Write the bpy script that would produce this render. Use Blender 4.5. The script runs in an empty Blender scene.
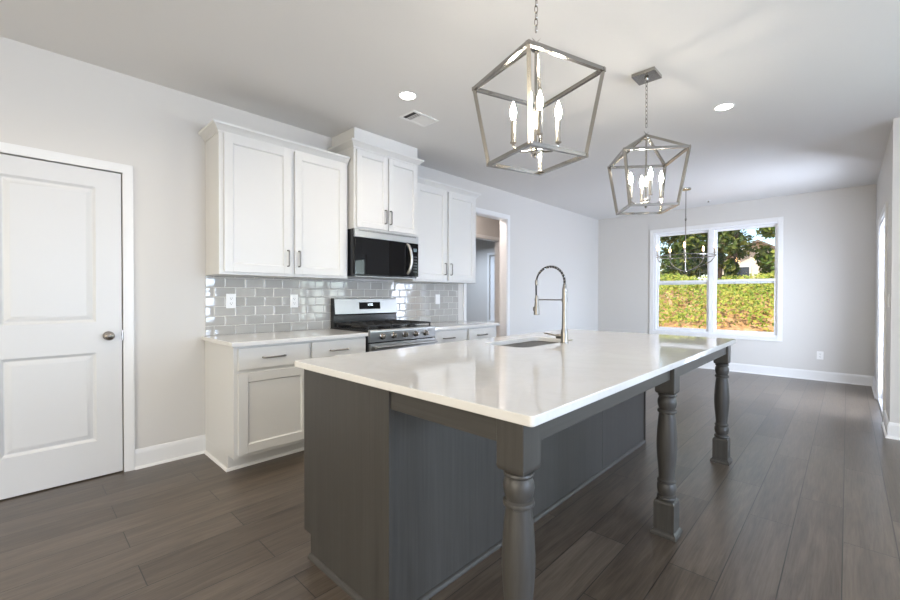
import bpy, bmesh, math, random
import numpy as np
from mathutils import Vector, Matrix

random.seed(7)
PI = math.pi
S = bpy.context.scene
COL = S.collection
H = 2.7215          # ceiling height
YF = 7.995          # far wall
XR = 3.85           # dining side wall
YS = 5.163          # wall that steps out to the living area
CT = 0.898          # worktop height

# ------------------------------------------------------------------ camera
cd = bpy.data.cameras.new('camera')
cam = bpy.data.objects.new('camera', cd)
COL.objects.link(cam)
cd.sensor_fit = 'HORIZONTAL'
cd.sensor_width = 36.0
cd.lens = 415.08 / 900 * 36.0
cd.clip_start = 0.02
cam.rotation_mode = 'XYZ'
cam.matrix_world = (Matrix.Translation((3.5806, 0, 1.2101)) @ Matrix.Rotation(0.7637, 4, 'Z')
                    @ Matrix.Rotation(PI / 2 - 0.0098, 4, 'X') @ Matrix.Rotation(0.0015, 4, 'Z'))
S.camera = cam

# ------------------------------------------------------------------ world, sun, daylight, exposure
W = bpy.data.worlds.new('sky')
S.world = W
W.use_nodes = True
wn = W.node_tree.nodes
sky = wn.new('ShaderNodeTexSky')
sky.sky_type = 'NISHITA'
sky.sun_disc = False
sky.sun_elevation = math.radians(52)
sky.sun_rotation = math.radians(200)
sky.air_density = 1.0
sky.dust_density = 0.6
W.node_tree.links.new(sky.outputs['Color'], wn['Background'].inputs['Color'])
wn['Background'].inputs['Strength'].default_value = 0.28

def sun(energy, direction, angle=1.0):
    l = bpy.data.lights.new('sun', 'SUN')
    l.energy = energy
    l.angle = math.radians(angle)
    l.color = (1.0, 0.93, 0.8)
    o = bpy.data.objects.new('sun', l)
    COL.objects.link(o)
    o.rotation_euler = Vector(direction).to_track_quat('-Z', 'Y').to_euler()
sun(7.5, (0.28, 0.62, -1.0))

def area(name, loc, direction, sx, sy, energy, color):
    l = bpy.data.lights.new(name, 'AREA')
    l.shape = 'RECTANGLE'
    l.size, l.size_y = sx, sy
    l.energy = energy
    l.color = color
    o = bpy.data.objects.new(name, l)
    COL.objects.link(o)
    o.location = loc
    o.rotation_euler = Vector(direction).to_track_quat('-Z', 'Y').to_euler()
    return o
COOL = (0.62, 0.74, 1.0)
DAY_LIVING = 100
DAY_SIDE = 375
# daylight standing in the living-area windows (two walls) and the glazed back wall behind the camera
area('living_window_daylight', (5.98, YS + 0.24, 1.33), (0, -1, 0), 2.5, 1.5, DAY_LIVING, (0.80, 0.95, 0.95))
area('side_window_daylight', (8.2, 1.65, 1.35), (-1, 0, 0), 3.7, 1.5, DAY_SIDE, COOL)
area('patio_door_daylight', (XR + 0.35, 6.37, 1.1), (-1, 0.5, -0.3), 1.1, 1.9, 175, (0.72, 0.80, 1.0))
area('far_window_sky_fill', (1.92, YF + 0.95, 2.95), (0, -1, -0.85), 2.0, 0.9, 35, (0.70, 0.82, 1.0))  # added lamp above the window, out of view, boosting sky light indoors
area('back_window_daylight', (3.6, -3.62, 1.4), (0, 1, 0), 3.6, 1.5, 195, (1.0, 0.86, 0.68))

S.view_settings.view_transform = 'Standard'
S.view_settings.look = 'None'
S.view_settings.gamma = 1.0
S.view_settings.use_curve_mapping = False
S.view_settings.exposure = 0.05
BULB = 225.0         # emission of the candle bulbs
CAN_W = 6.8         # watts of each recessed light

# ------------------------------------------------------------------ materials
def mat(name, base=(0.8, 0.8, 0.8), rough=0.5, metal=0.0, spec=0.5, coat=0.0):
    m = bpy.data.materials.new(name)
    m.use_nodes = True
    b = m.node_tree.nodes['Principled BSDF']
    b.inputs['Base Color'].default_value = (*base, 1)
    b.inputs['Roughness'].default_value = rough
    b.inputs['Metallic'].default_value = metal
    b.inputs['Specular IOR Level'].default_value = spec
    b.inputs['Coat Weight'].default_value = coat
    b.inputs['Coat Roughness'].default_value = 0.05
    return m

class NT:
    def __init__(s, m):
        s.n = m.node_tree.nodes; s.l = m.node_tree.links; s.b = s.n['Principled BSDF']
    def new(s, t, **k):
        n = s.n.new(t)
        for a, v in k.items():
            if a in n.inputs: n.inputs[a].default_value = v
            else: setattr(n, a, v)
        return n
    def link(s, a, b): s.l.new(a, b)
    def coord(s, scale=(1, 1, 1), kind='Object', rot=(0, 0, 0)):
        t = s.new('ShaderNodeTexCoord'); m = s.new('ShaderNodeMapping')
        m.inputs['Scale'].default_value = scale
        m.inputs['Rotation'].default_value = rot
        s.link(t.outputs[kind], m.inputs['Vector'])
        return m.outputs['Vector']
    def geo(s, scale=(1, 1, 1), rot=(0, 0, 0), loc=(0, 0, 0)):
        g = s.new('ShaderNodeNewGeometry'); m = s.new('ShaderNodeMapping')
        m.inputs['Scale'].default_value = scale
        m.inputs['Rotation'].default_value = rot
        m.inputs['Location'].default_value = loc
        s.link(g.outputs['Position'], m.inputs['Vector'])
        return m.outputs['Vector']
    def noise(s, vec, scale=5, detail=4, rough=0.5, dist=0.0):
        n = s.new('ShaderNodeTexNoise')
        n.inputs['Scale'].default_value = scale; n.inputs['Detail'].default_value = detail
        n.inputs['Roughness'].default_value = rough; n.inputs['Distortion'].default_value = dist
        s.link(vec, n.inputs['Vector'])
        return n.outputs['Fac']
    def ramp(s, fac, stops):
        r = s.new('ShaderNodeValToRGB')
        e = r.color_ramp.elements
        while len(e) < len(stops): e.new(0.5)
        for i, (p, c) in enumerate(stops):
            e[i].position = p; e[i].color = (*c, 1)
        s.link(fac, r.inputs['Fac'])
        return r.outputs['Color']
    def mix(s, fac, a, b, mode='MIX'):
        m = s.new('ShaderNodeMix', data_type='RGBA', blend_type=mode)
        if hasattr(fac, 'type'): s.link(fac, m.inputs[0])
        else: m.inputs[0].default_value = fac
        for sock, v in ((m.inputs[6], a), (m.inputs[7], b)):
            if hasattr(v, 'type'): s.link(v, sock)
            else: sock.default_value = (*v, 1)
        return m.outputs[2]
    def bump(s, h, strength=0.1, dist=0.01):
        b = s.new('ShaderNodeBump')
        b.inputs['Strength'].default_value = strength; b.inputs['Distance'].default_value = dist
        s.link(h, b.inputs['Height']); s.link(b.outputs['Normal'], s.b.inputs['Normal'])
    def base(s, c): s.link(c, s.b.inputs['Base Color'])
    def rough(s, fac, lo, hi):
        r = s.new('ShaderNodeMapRange')
        r.inputs['To Min'].default_value = lo; r.inputs['To Max'].default_value = hi
        s.link(fac, r.inputs['Value']); s.link(r.outputs['Result'], s.b.inputs['Roughness'])

def paint(name, c, rough=0.6, bump=0.06, spec=0.3):
    m = mat(name, c, rough, spec=spec)
    t = NT(m)
    v = t.geo()
    t.bump(t.noise(v, 320, 2), bump, 0.002)
    n = t.noise(v, 1.3, 2)
    t.base(t.mix(n, tuple(x * 0.985 for x in c), tuple(min(1, x * 1.015) for x in c)))
    return m

M = {}
M['wall'] = paint('greige_wall_paint', (0.615, 0.60, 0.575), 0.55)
M['ceil'] = paint('flat_ceiling_paint', (0.75, 0.74, 0.725), 0.75, 0.1)
M['trim'] = paint('white_trim_paint', (0.75, 0.75, 0.745), 0.32, 0.0, 0.45)
M['door'] = paint('white_door_paint', (0.645, 0.645, 0.64), 0.38, 0.0, 0.45)
M['cab'] = paint('white_cabinet_lacquer', (0.67, 0.67, 0.66), 0.33, 0.0, 0.45)
M['gap'] = mat('shadow_gap', (0.10, 0.095, 0.09), 0.9)

m = mat('vinyl_plank_floor', (0.2, 0.16, 0.13), 0.35, spec=0.65)
t = NT(m)
v = t.geo(rot=(0, 0, PI / 2), loc=(0.37, 0.037, 0))
br = t.new('ShaderNodeTexBrick', offset=0.37, offset_frequency=2)
br.inputs['Scale'].default_value = 1.0
br.inputs['Brick Width'].default_value = 1.22
br.inputs['Row Height'].default_value = 0.19
br.inputs['Mortar Size'].default_value = 0.0024
br.inputs['Mortar Smooth'].default_value = 0.3
br.inputs['Color1'].default_value = (0, 0, 0, 1)
br.inputs['Color2'].default_value = (1, 1, 1, 1)
br.inputs['Mortar'].default_value = (0.5, 0.5, 0.5, 1)
t.link(v, br.inputs['Vector'])
# every plank gets its own slice of the grain
off = t.new('ShaderNodeVectorMath', operation='SCALE'); off.inputs['Scale'].default_value = 7.0
t.link(br.outputs['Color'], off.inputs[0])
gv = t.geo(scale=(13, 1.1, 1))
add = t.new('ShaderNodeVectorMath', operation='ADD')
t.link(gv, add.inputs[0]); t.link(off.outputs['Vector'], add.inputs[1])
g1 = t.noise(add.outputs['Vector'], 1.6, 8, 0.62, 1.2)
gv2 = t.geo(scale=(60, 2.2, 1))
g2 = t.noise(gv2, 2.4, 4, 0.6, 0.3)
c = t.ramp(g1, [(0.34, (0.036, 0.025, 0.017)), (0.5, (0.090, 0.068, 0.049)), (0.66, (0.155, 0.123, 0.093))])
c = t.mix(0.35, c, t.ramp(g2, [(0.38, (0.045, 0.033, 0.024)), (0.62, (0.145, 0.117, 0.091))]))
c = t.mix(br.outputs['Color'], t.mix(0.34, c, (0.045, 0.034, 0.026)), t.mix(0.22, c, (0.21, 0.175, 0.14)))
c = t.mix(br.outputs['Fac'], c, (0.022, 0.018, 0.015))
t.base(c)
t.rough(g1, 0.24, 0.38)
inv = t.new('ShaderNodeMath', operation='MULTIPLY_ADD'); inv.inputs[1].default_value = -1.0
t.link(br.outputs['Fac'], inv.inputs[0]); inv.inputs[2].default_value = 1.0
t.bump(inv.outputs[0], 0.3, 0.001)
M['floor'] = m

m = mat('white_quartz', (0.78, 0.77, 0.75), 0.06, spec=0.55)
t = NT(m)
v = t.geo()
n = t.noise(v, 3.2, 6, 0.6, 1.6)
c = t.ramp(n, [(0.40, (0.745, 0.735, 0.72)), (0.50, (0.725, 0.715, 0.698)), (0.57, (0.75, 0.74, 0.725))])
t.base(c)
t.rough(t.noise(v, 9, 2), 0.025, 0.045)
M['quartz'] = m

def stain(name, horizontal=False):
    m = mat(name, (0.1, 0.09, 0.07), 0.42, spec=0.4)
    t = NT(m)
    s = (3, 3, 110) if horizontal else (110, 110, 3)
    g = t.noise(t.geo(scale=s), 0.9, 6, 0.65, 0.2)
    g2 = t.noise(t.geo(scale=(s[0] * .2, s[1] * .2, s[2] * .3)), 1.0, 3, 0.5, 0.3)
    c = t.ramp(g, [(0.28, (0.044, 0.040, 0.036)), (0.55, (0.060, 0.056, 0.051)), (0.8, (0.076, 0.071, 0.065))])
    t.base(t.mix(0.25, c, t.ramp(g2, [(0.3, (0.041, 0.038, 0.034)), (0.7, (0.074, 0.070, 0.064))])))
    t.rough(g, 0.36, 0.5)
    t.bump(g, 0.08, 0.001)
    return m
M['stain'] = stain('grey_brown_stained_wood')
M['stain_h'] = stain('grey_brown_stained_rail', True)

def brushed(name, c, rough, axis=2, k=200):
    m = mat(name, c, rough, 1.0)
    t = NT(m)
    s = [k, k, k]; s[axis] = 2
    g = t.noise(t.geo(scale=s), 1.0, 3)
    t.rough(g, rough * 0.8, rough * 1.25)
    t.base(t.mix(g, tuple(x * .93 for x in c), tuple(min(1, x * 1.06) for x in c)))
    return m
M['steel'] = brushed('stainless_steel', (0.47, 0.47, 0.465), 0.34, 1)
M['nickel'] = brushed('brushed_nickel', (0.40, 0.38, 0.35), 0.2, 2, 120)
M['faucet'] = brushed('brushed_nickel_faucet', (0.27, 0.255, 0.235), 0.32, 2, 120)
M['pull'] = brushed('satin_nickel_pull', (0.26, 0.245, 0.23), 0.3, 2, 120)
M['chrome'] = mat('polished_nickel', (0.70, 0.68, 0.65), 0.12, 1.0)
M['bronze'] = brushed('dark_satin_nickel', (0.34, 0.31, 0.28), 0.25, 2, 120)

def plain(key, name, c, rough, spec=0.5, metal=0.0):
    m = mat(name, c, rough, metal, spec)
    t = NT(m)
    n = t.noise(t.geo(), 40, 2)
    t.rough(n, rough * 0.9, rough * 1.1)
    M[key] = m
plain('glassblack', 'black_appliance_glass', (0.005, 0.005, 0.006), 0.03, 0.28)
plain('blackenamel', 'black_enamel', (0.012, 0.012, 0.013), 0.25)
plain('castiron', 'cast_iron', (0.02, 0.02, 0.021), 0.55)
plain('blackrubber', 'black_rubber_hose', (0.012, 0.012, 0.013), 0.4)
plain('plastic', 'white_plastic_plate', (0.83, 0.83, 0.82), 0.35)
plain('vinyl', 'white_vinyl_window', (0.82, 0.83, 0.85), 0.3)
plain('grout', 'pale_grout', (0.66, 0.65, 0.63), 0.8)
plain('sleeve', 'candle_sleeve_nickel', (0.38, 0.35, 0.31), 0.38, 0.5, 0.9)
plain('ventdark', 'dark_vent_slot', (0.05, 0.05, 0.05), 0.8)

m = mat('grey_glazed_tile', (0.40, 0.39, 0.365), 0.035, spec=0.6)
t = NT(m)
g = t.new('ShaderNodeNewGeometry')
t.base(t.ramp(g.outputs['Random Per Island'], [(0, (0.375, 0.37, 0.35)), (1, (0.44, 0.432, 0.41))]))
t.bump(t.noise(t.geo(), 22, 2), 0.02, 0.01)
M['tile'] = m

def emit(name, c, strength):
    m = mat(name, (1, 1, 1), 0.4)
    b = m.node_tree.nodes['Principled BSDF']
    b.inputs['Emission Color'].default_value = (*c, 1)
    b.inputs['Emission Strength'].default_value = strength
    return m
M['bulb'] = emit('glowing_candle_bulb', (1.0, 0.91, 0.77), BULB)
M['bulb2'] = emit('glowing_warm_bulb', (1.0, 0.58, 0.24), 22.0)
M['led'] = emit('recessed_led_lens', (1.0, 0.95, 0.87), 14.0)
M['digits'] = emit('lit_clock_digits', (0.75, 0.9, 1.0), 2.0)

m = bpy.data.materials.new('window_glass')
m.use_nodes = True
nn, ll = m.node_tree.nodes, m.node_tree.links
nn.remove(nn['Principled BSDF'])
tr = nn.new('ShaderNodeBsdfTransparent'); gl = nn.new('ShaderNodeBsdfGlossy'); mx = nn.new('ShaderNodeMixShader'); fr = nn.new('ShaderNodeFresnel')
tr.inputs['Color'].default_value = (0.97, 0.985, 0.98, 1)
gl.inputs['Roughness'].default_value = 0.0
gg = nn.new('ShaderNodeNewGeometry'); io = nn.new('ShaderNodeMapRange')
io.inputs['To Min'].default_value = 1.45; io.inputs['To Max'].default_value = 1 / 1.45
ll.new(gg.outputs['Backfacing'], io.inputs['Value']); ll.new(io.outputs['Result'], fr.inputs['IOR'])
ll.new(fr.outputs[0], mx.inputs[0]); ll.new(tr.outputs[0], mx.inputs[1]); ll.new(gl.outputs[0], mx.inputs[2])
ll.new(mx.outputs[0], nn['Material Output'].inputs['Surface'])
M['glass'] = m

def leafmat(name, stops, trans=0.35):
    m = mat(name, (0.2, 0.3, 0.05), 0.5, spec=0.3)
    t = NT(m)
    g = t.new('ShaderNodeNewGeometry')
    n = t.noise(t.geo(), 0.9, 3)
    mm = t.new('ShaderNodeMath', operation='MULTIPLY_ADD'); mm.inputs[1].default_value = 0.55
    t.link(g.outputs['Random Per Island'], mm.inputs[0])
    m2 = t.new('ShaderNodeMath', operation='MULTIPLY'); m2.inputs[1].default_value = 0.5
    t.link(n, m2.inputs[0]); t.link(m2.outputs[0], mm.inputs[2])
    col = t.ramp(mm.outputs[0], stops)
    t.base(col)
    tl = t.new('ShaderNodeBsdfTranslucent'); t.link(col, tl.inputs['Color'])
    ms = t.new('ShaderNodeMixShader'); ms.inputs[0].default_value = trans
    out = t.n['Material Output']
    t.link(t.b.outputs[0], ms.inputs[1]); t.link(tl.outputs[0], ms.inputs[2]); t.link(ms.outputs[0], out.inputs['Surface'])
    return m
M['vine'] = leafmat('bank_vine_leaves', [(0.15, (0.10, 0.17, 0.025)), (0.45, (0.30, 0.40, 0.05)), (0.65, (0.52, 0.52, 0.09)), (0.9, (0.62, 0.50, 0.14))])
M['leaf'] = leafmat('tree_leaves', [(0.2, (0.05, 0.10, 0.018)), (0.5, (0.14, 0.22, 0.035)), (0.8, (0.36, 0.38, 0.07))])
M['leafdark'] = leafmat('dark_tree_leaves', [(0.2, (0.03, 0.06, 0.012)), (0.55, (0.09, 0.14, 0.025)), (0.85, (0.30, 0.28, 0.05))])
m = mat('bare_red_soil', (0.45, 0.25, 0.13), 0.9, spec=0.1)
t = NT(m)
n = t.noise(t.geo(), 3.5, 8, 0.7)
t.base(t.ramp(n, [(0.3, (0.22, 0.15, 0.06)), (0.5, (0.50, 0.27, 0.13)), (0.7, (0.66, 0.46, 0.28))]))
t.bump(n, 0.5, 0.1)
M['soil'] = m
plain('bark', 'tree_bark', (0.12, 0.085, 0.06), 0.9, 0.2)
plain('siding', 'cream_siding', (0.74, 0.66, 0.57), 0.7, 0.2)
plain('shingle', 'brown_shingles', (0.19, 0.15, 0.125), 0.85, 0.2)
plain('darkpane', 'dark_house_pane', (0.05, 0.06, 0.08), 0.1)

# ------------------------------------------------------------------ mesh helpers
class MB:
    """collects shapes in world coordinates; build() links them as ONE mesh object"""
    def __init__(s): s.bm = bmesh.new()
    def box(s, x0, x1, y0, y1, z0, z1, bev=0.0, seg=1):
        x0, x1 = sorted((x0, x1)); y0, y1 = sorted((y0, y1)); z0, z1 = sorted((z0, z1))
        vs = [s.bm.verts.new(p) for p in ((x0, y0, z0), (x1, y0, z0), (x1, y1, z0), (x0, y1, z0),
                                          (x0, y0, z1), (x1, y0, z1), (x1, y1, z1), (x0, y1, z1))]
        fs = [s.bm.faces.new([vs[i] for i in f]) for f in ((0, 3, 2, 1), (4, 5, 6, 7), (0, 1, 5, 4), (1, 2, 6, 5), (2, 3, 7, 6), (3, 0, 4, 7))]
        if bev > 0:
            es = {e for f in fs for e in f.edges}
            bmesh.ops.bevel(s.bm, geom=list(es), offset=bev, segments=seg, profile=0.5, affect='EDGES')
        return s
    def loft(s, rings, cap0=True, cap1=True, closed=False):
        R = [[s.bm.verts.new(p) for p in r] for r in rings]
        n = len(R[0])
        pairs = list(zip(R, R[1:])) + ([(R[-1], R[0])] if closed else [])
        for a, b in pairs:
            for i in range(n):
                j = (i + 1) % n
                s.bm.faces.new((a[i], a[j], b[j], b[i]))
        if not closed:
            if cap0: s.bm.faces.new(R[0][::-1])
            if cap1: s.bm.faces.new(R[-1])
        return s
    def lathe(s, prof, c=(0, 0, 0), seg=24, axis='z'):
        """prof: (radius, height) from bottom to top"""
        c = Vector(c); rings = []
        for r, h in prof:
            r = max(r, 1e-4); ring = []
            for k in range(seg):
                a = 2 * PI * k / seg
                u, v = r * math.cos(a), r * math.sin(a)
                ring.append(c + (Vector((u, v, h)) if axis == 'z' else Vector((h, u, v)) if axis == 'x' else Vector((v, h, u))))
            rings.append(ring)
        return s.loft(rings)
    def tube(s, pts, r, seg=8, closed=False, square=False, twist=0.0, cap=True):
        """round or square bar along a path; r a number or one per point"""
        P = [Vector(p) for p in pts]; n = len(P)
        rr = r if isinstance(r, (list, tuple)) else [r] * n
        T = []
        for i in range(n):
            a = P[(i - 1) % n] if (closed or i > 0) else P[i]
            b = P[(i + 1) % n] if (closed or i < n - 1) else P[i]
            T.append((b - a).normalized())
        up = Vector((0, 0, 1)) if abs(T[0].z) < 0.95 else Vector((1, 0, 0))
        N = (up - T[0] * up.dot(T[0])).normalized()
        rings = []
        k = 4 if square else seg
        for i in range(n):
            if i > 0: N = (N - T[i] * N.dot(T[i])).normalized()
            B = T[i].cross(N)
            sc = 1.4142 if square else 1.0
            ring = [P[i] + (N * math.cos(2 * PI * j / k + twist + (PI / 4 if square else 0)) + B * math.sin(2 * PI * j / k + twist + (PI / 4 if square else 0))) * rr[i] * sc for j in range(k)]
            rings.append(ring)
        return s.loft(rings, cap, cap, closed)
    def bar(s, a, b, w, upvec=(0, 0, 1)):
        a, b = Vector(a), Vector(b); t = (b - a).normalized(); u = Vector(upvec)
        n = (u - t * u.dot(t)).normalized(); m_ = t.cross(n); w /= 2
        q = [n * w + m_ * w, -n * w + m_ * w, -n * w - m_ * w, n * w - m_ * w]
        return s.loft([[a + k for k in q], [b + k for k in q]])
    def sweep(s, path, prof):
        """open horizontal polyline with mitred corners; prof = (outward, z) points, outward to the right of travel"""
        P = [Vector((p[0], p[1], 0)) for p in path]
        rings = []
        for i, p in enumerate(P):
            d0 = (P[i] - P[i - 1]).normalized() if i > 0 else None
            d1 = (P[i + 1] - P[i]).normalized() if i < len(P) - 1 else None
            n0 = Vector((d0.y, -d0.x, 0)) if d0 else None
            n1 = Vector((d1.y, -d1.x, 0)) if d1 else None
            if n0 and n1:
                nn_ = (n0 + n1).normalized(); nn_ /= nn_.dot(n0)
            else: nn_ = n0 or n1
            rings.append([p + nn_ * o + Vector((0, 0, z)) for o, z in prof])
        return s.loft(rings)
    def build(s, name, material, parent=None, origin=None, smooth=True, angle=38):
        bmesh.ops.recalc_face_normals(s.bm, faces=s.bm.faces)
        o_ = Vector(ORG[parent.name]) if parent is not None and parent.name in ORG else Vector(origin or (0, 0, 0))
        for v_ in s.bm.verts: v_.co -= o_
        me = bpy.data.meshes.new(name)
        s.bm.to_mesh(me); s.bm.free()
        if smooth:
            me.polygons.foreach_set('use_smooth', [True] * len(me.polygons))
            me.set_sharp_from_angle(angle=math.radians(angle))
        me.materials.append(M[material])
        ob = bpy.data.objects.new(name, me)
        COL.objects.link(ob)
        if smooth:
            wn_ = ob.modifiers.new('weighted_normals', 'WEIGHTED_NORMAL')
            wn_.keep_sharp = True; wn_.weight = 90
        if parent is not None:
            ob.parent = parent
            ORG[ob.name] = tuple(o_)
        else:
            ob.location = o_
            ORG[ob.name] = tuple(o_)
        return ob

ORG = {}
def thing(name, label, cat, loc, group=None):
    o = bpy.data.objects.new(name, None)
    COL.objects.link(o)
    o.empty_display_size = 0.1
    o.location = loc
    ORG[o.name] = tuple(loc)
    return tag(o, label, cat, group)
def tag(o, label, cat, group=None, kind=None):
    o['label'] = label; o['category'] = cat
    if group: o['group'] = group
    if kind: o['kind'] = kind
    return o
def struct(o, label=None, cat=None):
    o['kind'] = 'structure'
    if label: o['label'] = label
    if cat: o['category'] = cat
    return o
def sroot(name, loc, label, cat):
    o = thing(name, label, cat, loc)
    o['kind'] = 'structure'
    return o
def copy_tree(o, parent=None):
    c_ = o.copy(); COL.objects.link(c_)
    if parent is not None: c_.parent = parent
    for ch in [k for k in bpy.data.objects if k.parent == o]: copy_tree(ch, c_)
    return c_

def wall(name, axis, pos, thick, u0, u1, v0, v1, holes, material='wall'):
    """solid wall slab with rectangular openings. axis 'x': plane x=pos, u = y; axis 'y': plane y=pos, u = x"""
    us = sorted({u0, u1, *[k for h in holes for k in h[:2]]})
    vs = sorted({v0, v1, *[k for h in holes for k in h[2:]]})
    def inh(u, v): return any(h[0] < u < h[1] and h[2] < v < h[3] for h in holes)
    solid = {}
    for i in range(len(us) - 1):
        for j in range(len(vs) - 1):
            solid[i, j] = not inh((us[i] + us[i + 1]) / 2, (vs[j] + vs[j + 1]) / 2)
    mb = MB(); bm = mb.bm; cache = {}
    def V(u, v, k):
        key = (u, v, k)
        if key not in cache:
            w = pos + (thick if k else 0)
            cache[key] = bm.verts.new((w, u, v) if axis == 'x' else (u, w, v))
        return cache[key]
    for (i, j), so in solid.items():
        if not so: continue
        a, b, c_, d = us[i], us[i + 1], vs[j], vs[j + 1]
        for k in (0, 1): bm.faces.new((V(a, c_, k), V(b, c_, k), V(b, d, k), V(a, d, k)))
        for (di, dj, p, q) in ((-1, 0, (a, c_), (a, d)), (1, 0, (b, c_), (b, d)), (0, -1, (a, c_), (b, c_)), (0, 1, (a, d), (b, d))):
            if not solid.get((i + di, j + dj), False):
                bm.faces.new((V(*p, 0), V(*q, 0), V(*q, 1), V(*p, 1)))
    o = mb.build(name, material, smooth=False)
    return struct(o)

def rrect(x0, x1, y0, y1, z, r, k=5):
    pts = []
    for cx, cy, a0 in ((x1 - r, y1 - r, 0), (x0 + r, y1 - r, 90), (x0 + r, y0 + r, 180), (x1 - r, y0 + r, 270)):
        for i in range(k + 1):
            a = math.radians(a0 + 90 * i / k)
            pts.append((cx + r * math.cos(a), cy + r * math.sin(a), z))
    return pts

# ------------------------------------------------------------------ the room shell
struct(MB().box(-4.5, 8.12, -3.62, 8.115, -0.12, 0).build('floor', 'floor', smooth=False), 'grey brown wood plank floor', 'floor')
struct(MB().box(-4.5, 8.12, -3.62, 8.115, H, H + 0.15).build('ceiling', 'ceil', smooth=False), 'flat painted ceiling', 'ceiling')
DOOR1 = (-0.219, 0.5035, 0.0, 2.045)
OPEN = (4.04, 4.934, 0.0, 2.33)
wall('wall_left', 'x', -0.12, 0.12, -3.62, YF, 0, H, [DOOR1, OPEN])
WIN = (1.035, 2.815, 0.585, 2.352)
WIN2 = (-2.74, -1.8, 0.62, 2.2)
wall('wall_far', 'y', YF, 0.12, -4.5, XR + 0.12, 0, H, [WIN, WIN2])
PATIO = (5.76, 6.975, 0.0, 2.05)
wall('wall_right', 'x', XR, 0.12, YS, YF, 0, H, [PATIO])
LW = [(4.69, 5.5, 0.62, 2.04), (5.58, 6.39, 0.62, 2.04), (6.47, 7.28, 0.62, 2.04)]
wall('wall_living', 'y', YS, 0.12, XR + 0.12, 8.0, 0, H, LW)
SW = [(-.2, .95, 0.6, 2.1), (1.1, 2.25, 0.6, 2.1), (2.4, 3.5, 0.6, 2.1)]
wall('wall_side', 'x', 8.0, 0.12, -3.62, YS + 0.12, 0, H, SW)
BW = [(1.8, 3.5, 0.65, 2.15), (3.7, 5.4, 0.65, 2.15)]
wall('wall_back', 'y', -3.62, 0.12, 0, 8.0, 0, H, BW)
HALL = (5.3, 6.43, 0.0, 2.27)
wall('wall_hall', 'x', -1.37, 0.12, 3.2, YF, 0, H, [HALL])
wall('wall_hall_end', 'y', 3.08, 0.12, -4.5, -0.12, 0, H, [])
wall('wall_hall_side', 'x', -4.5, 0.12, 3.2, YF, 0, H, [])

# simple framed glazing for the windows outside the picture
def plain_window(name, axis, pos, u0, u1, v0, v1, inward, label, w=0.05):
    root = sroot(name, (0, 0, 0), label, 'window')
    fr_, ca = MB(), MB()
    def bx(mb, a0, a1, b0, b1, d0, d1, bev=0.002):
        d0, d1 = pos + d0 * inward, pos + d1 * inward
        if axis == 'x': mb.box(d0, d1, a0, a1, b0, b1, bev)
        else: mb.box(a0, a1, d0, d1, b0, b1, bev)
    for a in ((u0, u0 + w, v0, v1), (u1 - w, u1, v0, v1), (u0 + w, u1 - w, v0, v0 + w), (u0 + w, u1 - w, v1 - w, v1), (u0 + w, u1 - w, (v0 + v1) / 2 - .025, (v0 + v1) / 2 + .025)):
        bx(fr_, *a, -0.08, -0.04)
    c_ = 0.06
    for a in ((u0 - c_, u0, v0 - c_, v1 + c_), (u1, u1 + c_, v0 - c_, v1 + c_), (u0, u1, v1, v1 + c_), (u0, u1, v0 - c_, v0)):
        bx(ca, *a, 0.0, 0.017)
    fr_.build('window_frame', 'vinyl', root); ca.build('window_casing', 'trim', root)
    g = MB(); bx(g, u0 + w, u1 - w, v0 + w, v1 - w, -0.063, -0.059, 0); g.build('window_pane', 'glass', root)
n_ = 3
for h in LW:
    plain_window('window_%d' % n_, 'y', YS, *h, -1, 'tall white window of the living area'); n_ += 1
for h in SW:
    plain_window('window_%d' % n_, 'x', 8.0, *h, -1, 'white window in the side wall of the living area'); n_ += 1
for h in BW:
    plain_window('window_%d' % n_, 'y', -3.5, *h, 1, 'white window in the back wall'); n_ += 1
plain_window('window_2', 'y', YF, *WIN2, -1, 'narrow bright window seen through the cased opening', .12)  # frame widened so its white stands in for the bright daylight strip

# baseboards: profile runs outward to the right of travel
BB = [(0, 0), (0.013, 0), (0.013, 0.105), (0.010, 0.112), (0.010, 0.122), (0.005, 0.134), (0, 0.136)]
SHOE = [(0.013, 0), (0.027, 0), (0.025, 0.009), (0.019, 0.015), (0.013, 0.017)]
def baseboard(name, *paths):
    mb = MB()
    for p in paths:
        mb.sweep(p, BB); mb.sweep(p, SHOE)
    return struct(mb.build(name, 'trim'), 'white baseboard', 'baseboard')
# travel so that the room lies on the right-hand side
baseboard('baseboard_left', [(0, 0.562), (0, 1.003)], [(0, 4.991), (0, YF), (XR, YF), (XR, 7.035)], [(0, -3.5), (0, -0.277)])
baseboard('baseboard_right', [(XR, 5.70), (XR, YS), (8.0, YS), (8.0, -3.5), (0, -3.5)])
baseboard('baseboard_hall', [(-1.25, 3.2), (-1.25, 5.24)], [(-1.25, 6.49), (-1.25, YF)])

# ------------------------------------------------------------------ casings, door_1, cased opening, patio door, big window
CAS = [(0.0, 0.011), (0.014, 0.013), (0.02, 0.017), (0.045, 0.019), (0.057, 0.016)]   # across width -> projection
def casing(mb, axis, pos, sgn, u0, u1, v0, v1, sill=False, w=0.057):
    """mitred casing around an opening; profile stepped outward; sgn = side of the wall it stands on"""
    k = w / 0.057
    prof = [(0.0, 0.0)] + [(a * k, b) for a, b in CAS] + [(w, 0.0)]
    def pt(u, v, d): return (pos + sgn * d, u, v) if axis == 'x' else (u, pos + sgn * d, v)
    rings = []
    corners = [(u0, v0, -1, -1 if sill else 0), (u0, v1, -1, 1), (u1, v1, 1, 1), (u1, v0, 1, -1 if sill else 0)]
    for (u, v, su, sv) in corners:
        rings.append([pt(u + su * a, v + sv * a, d) for a, d in prof])
    mb.loft(rings, closed=sill)
    return mb

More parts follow.
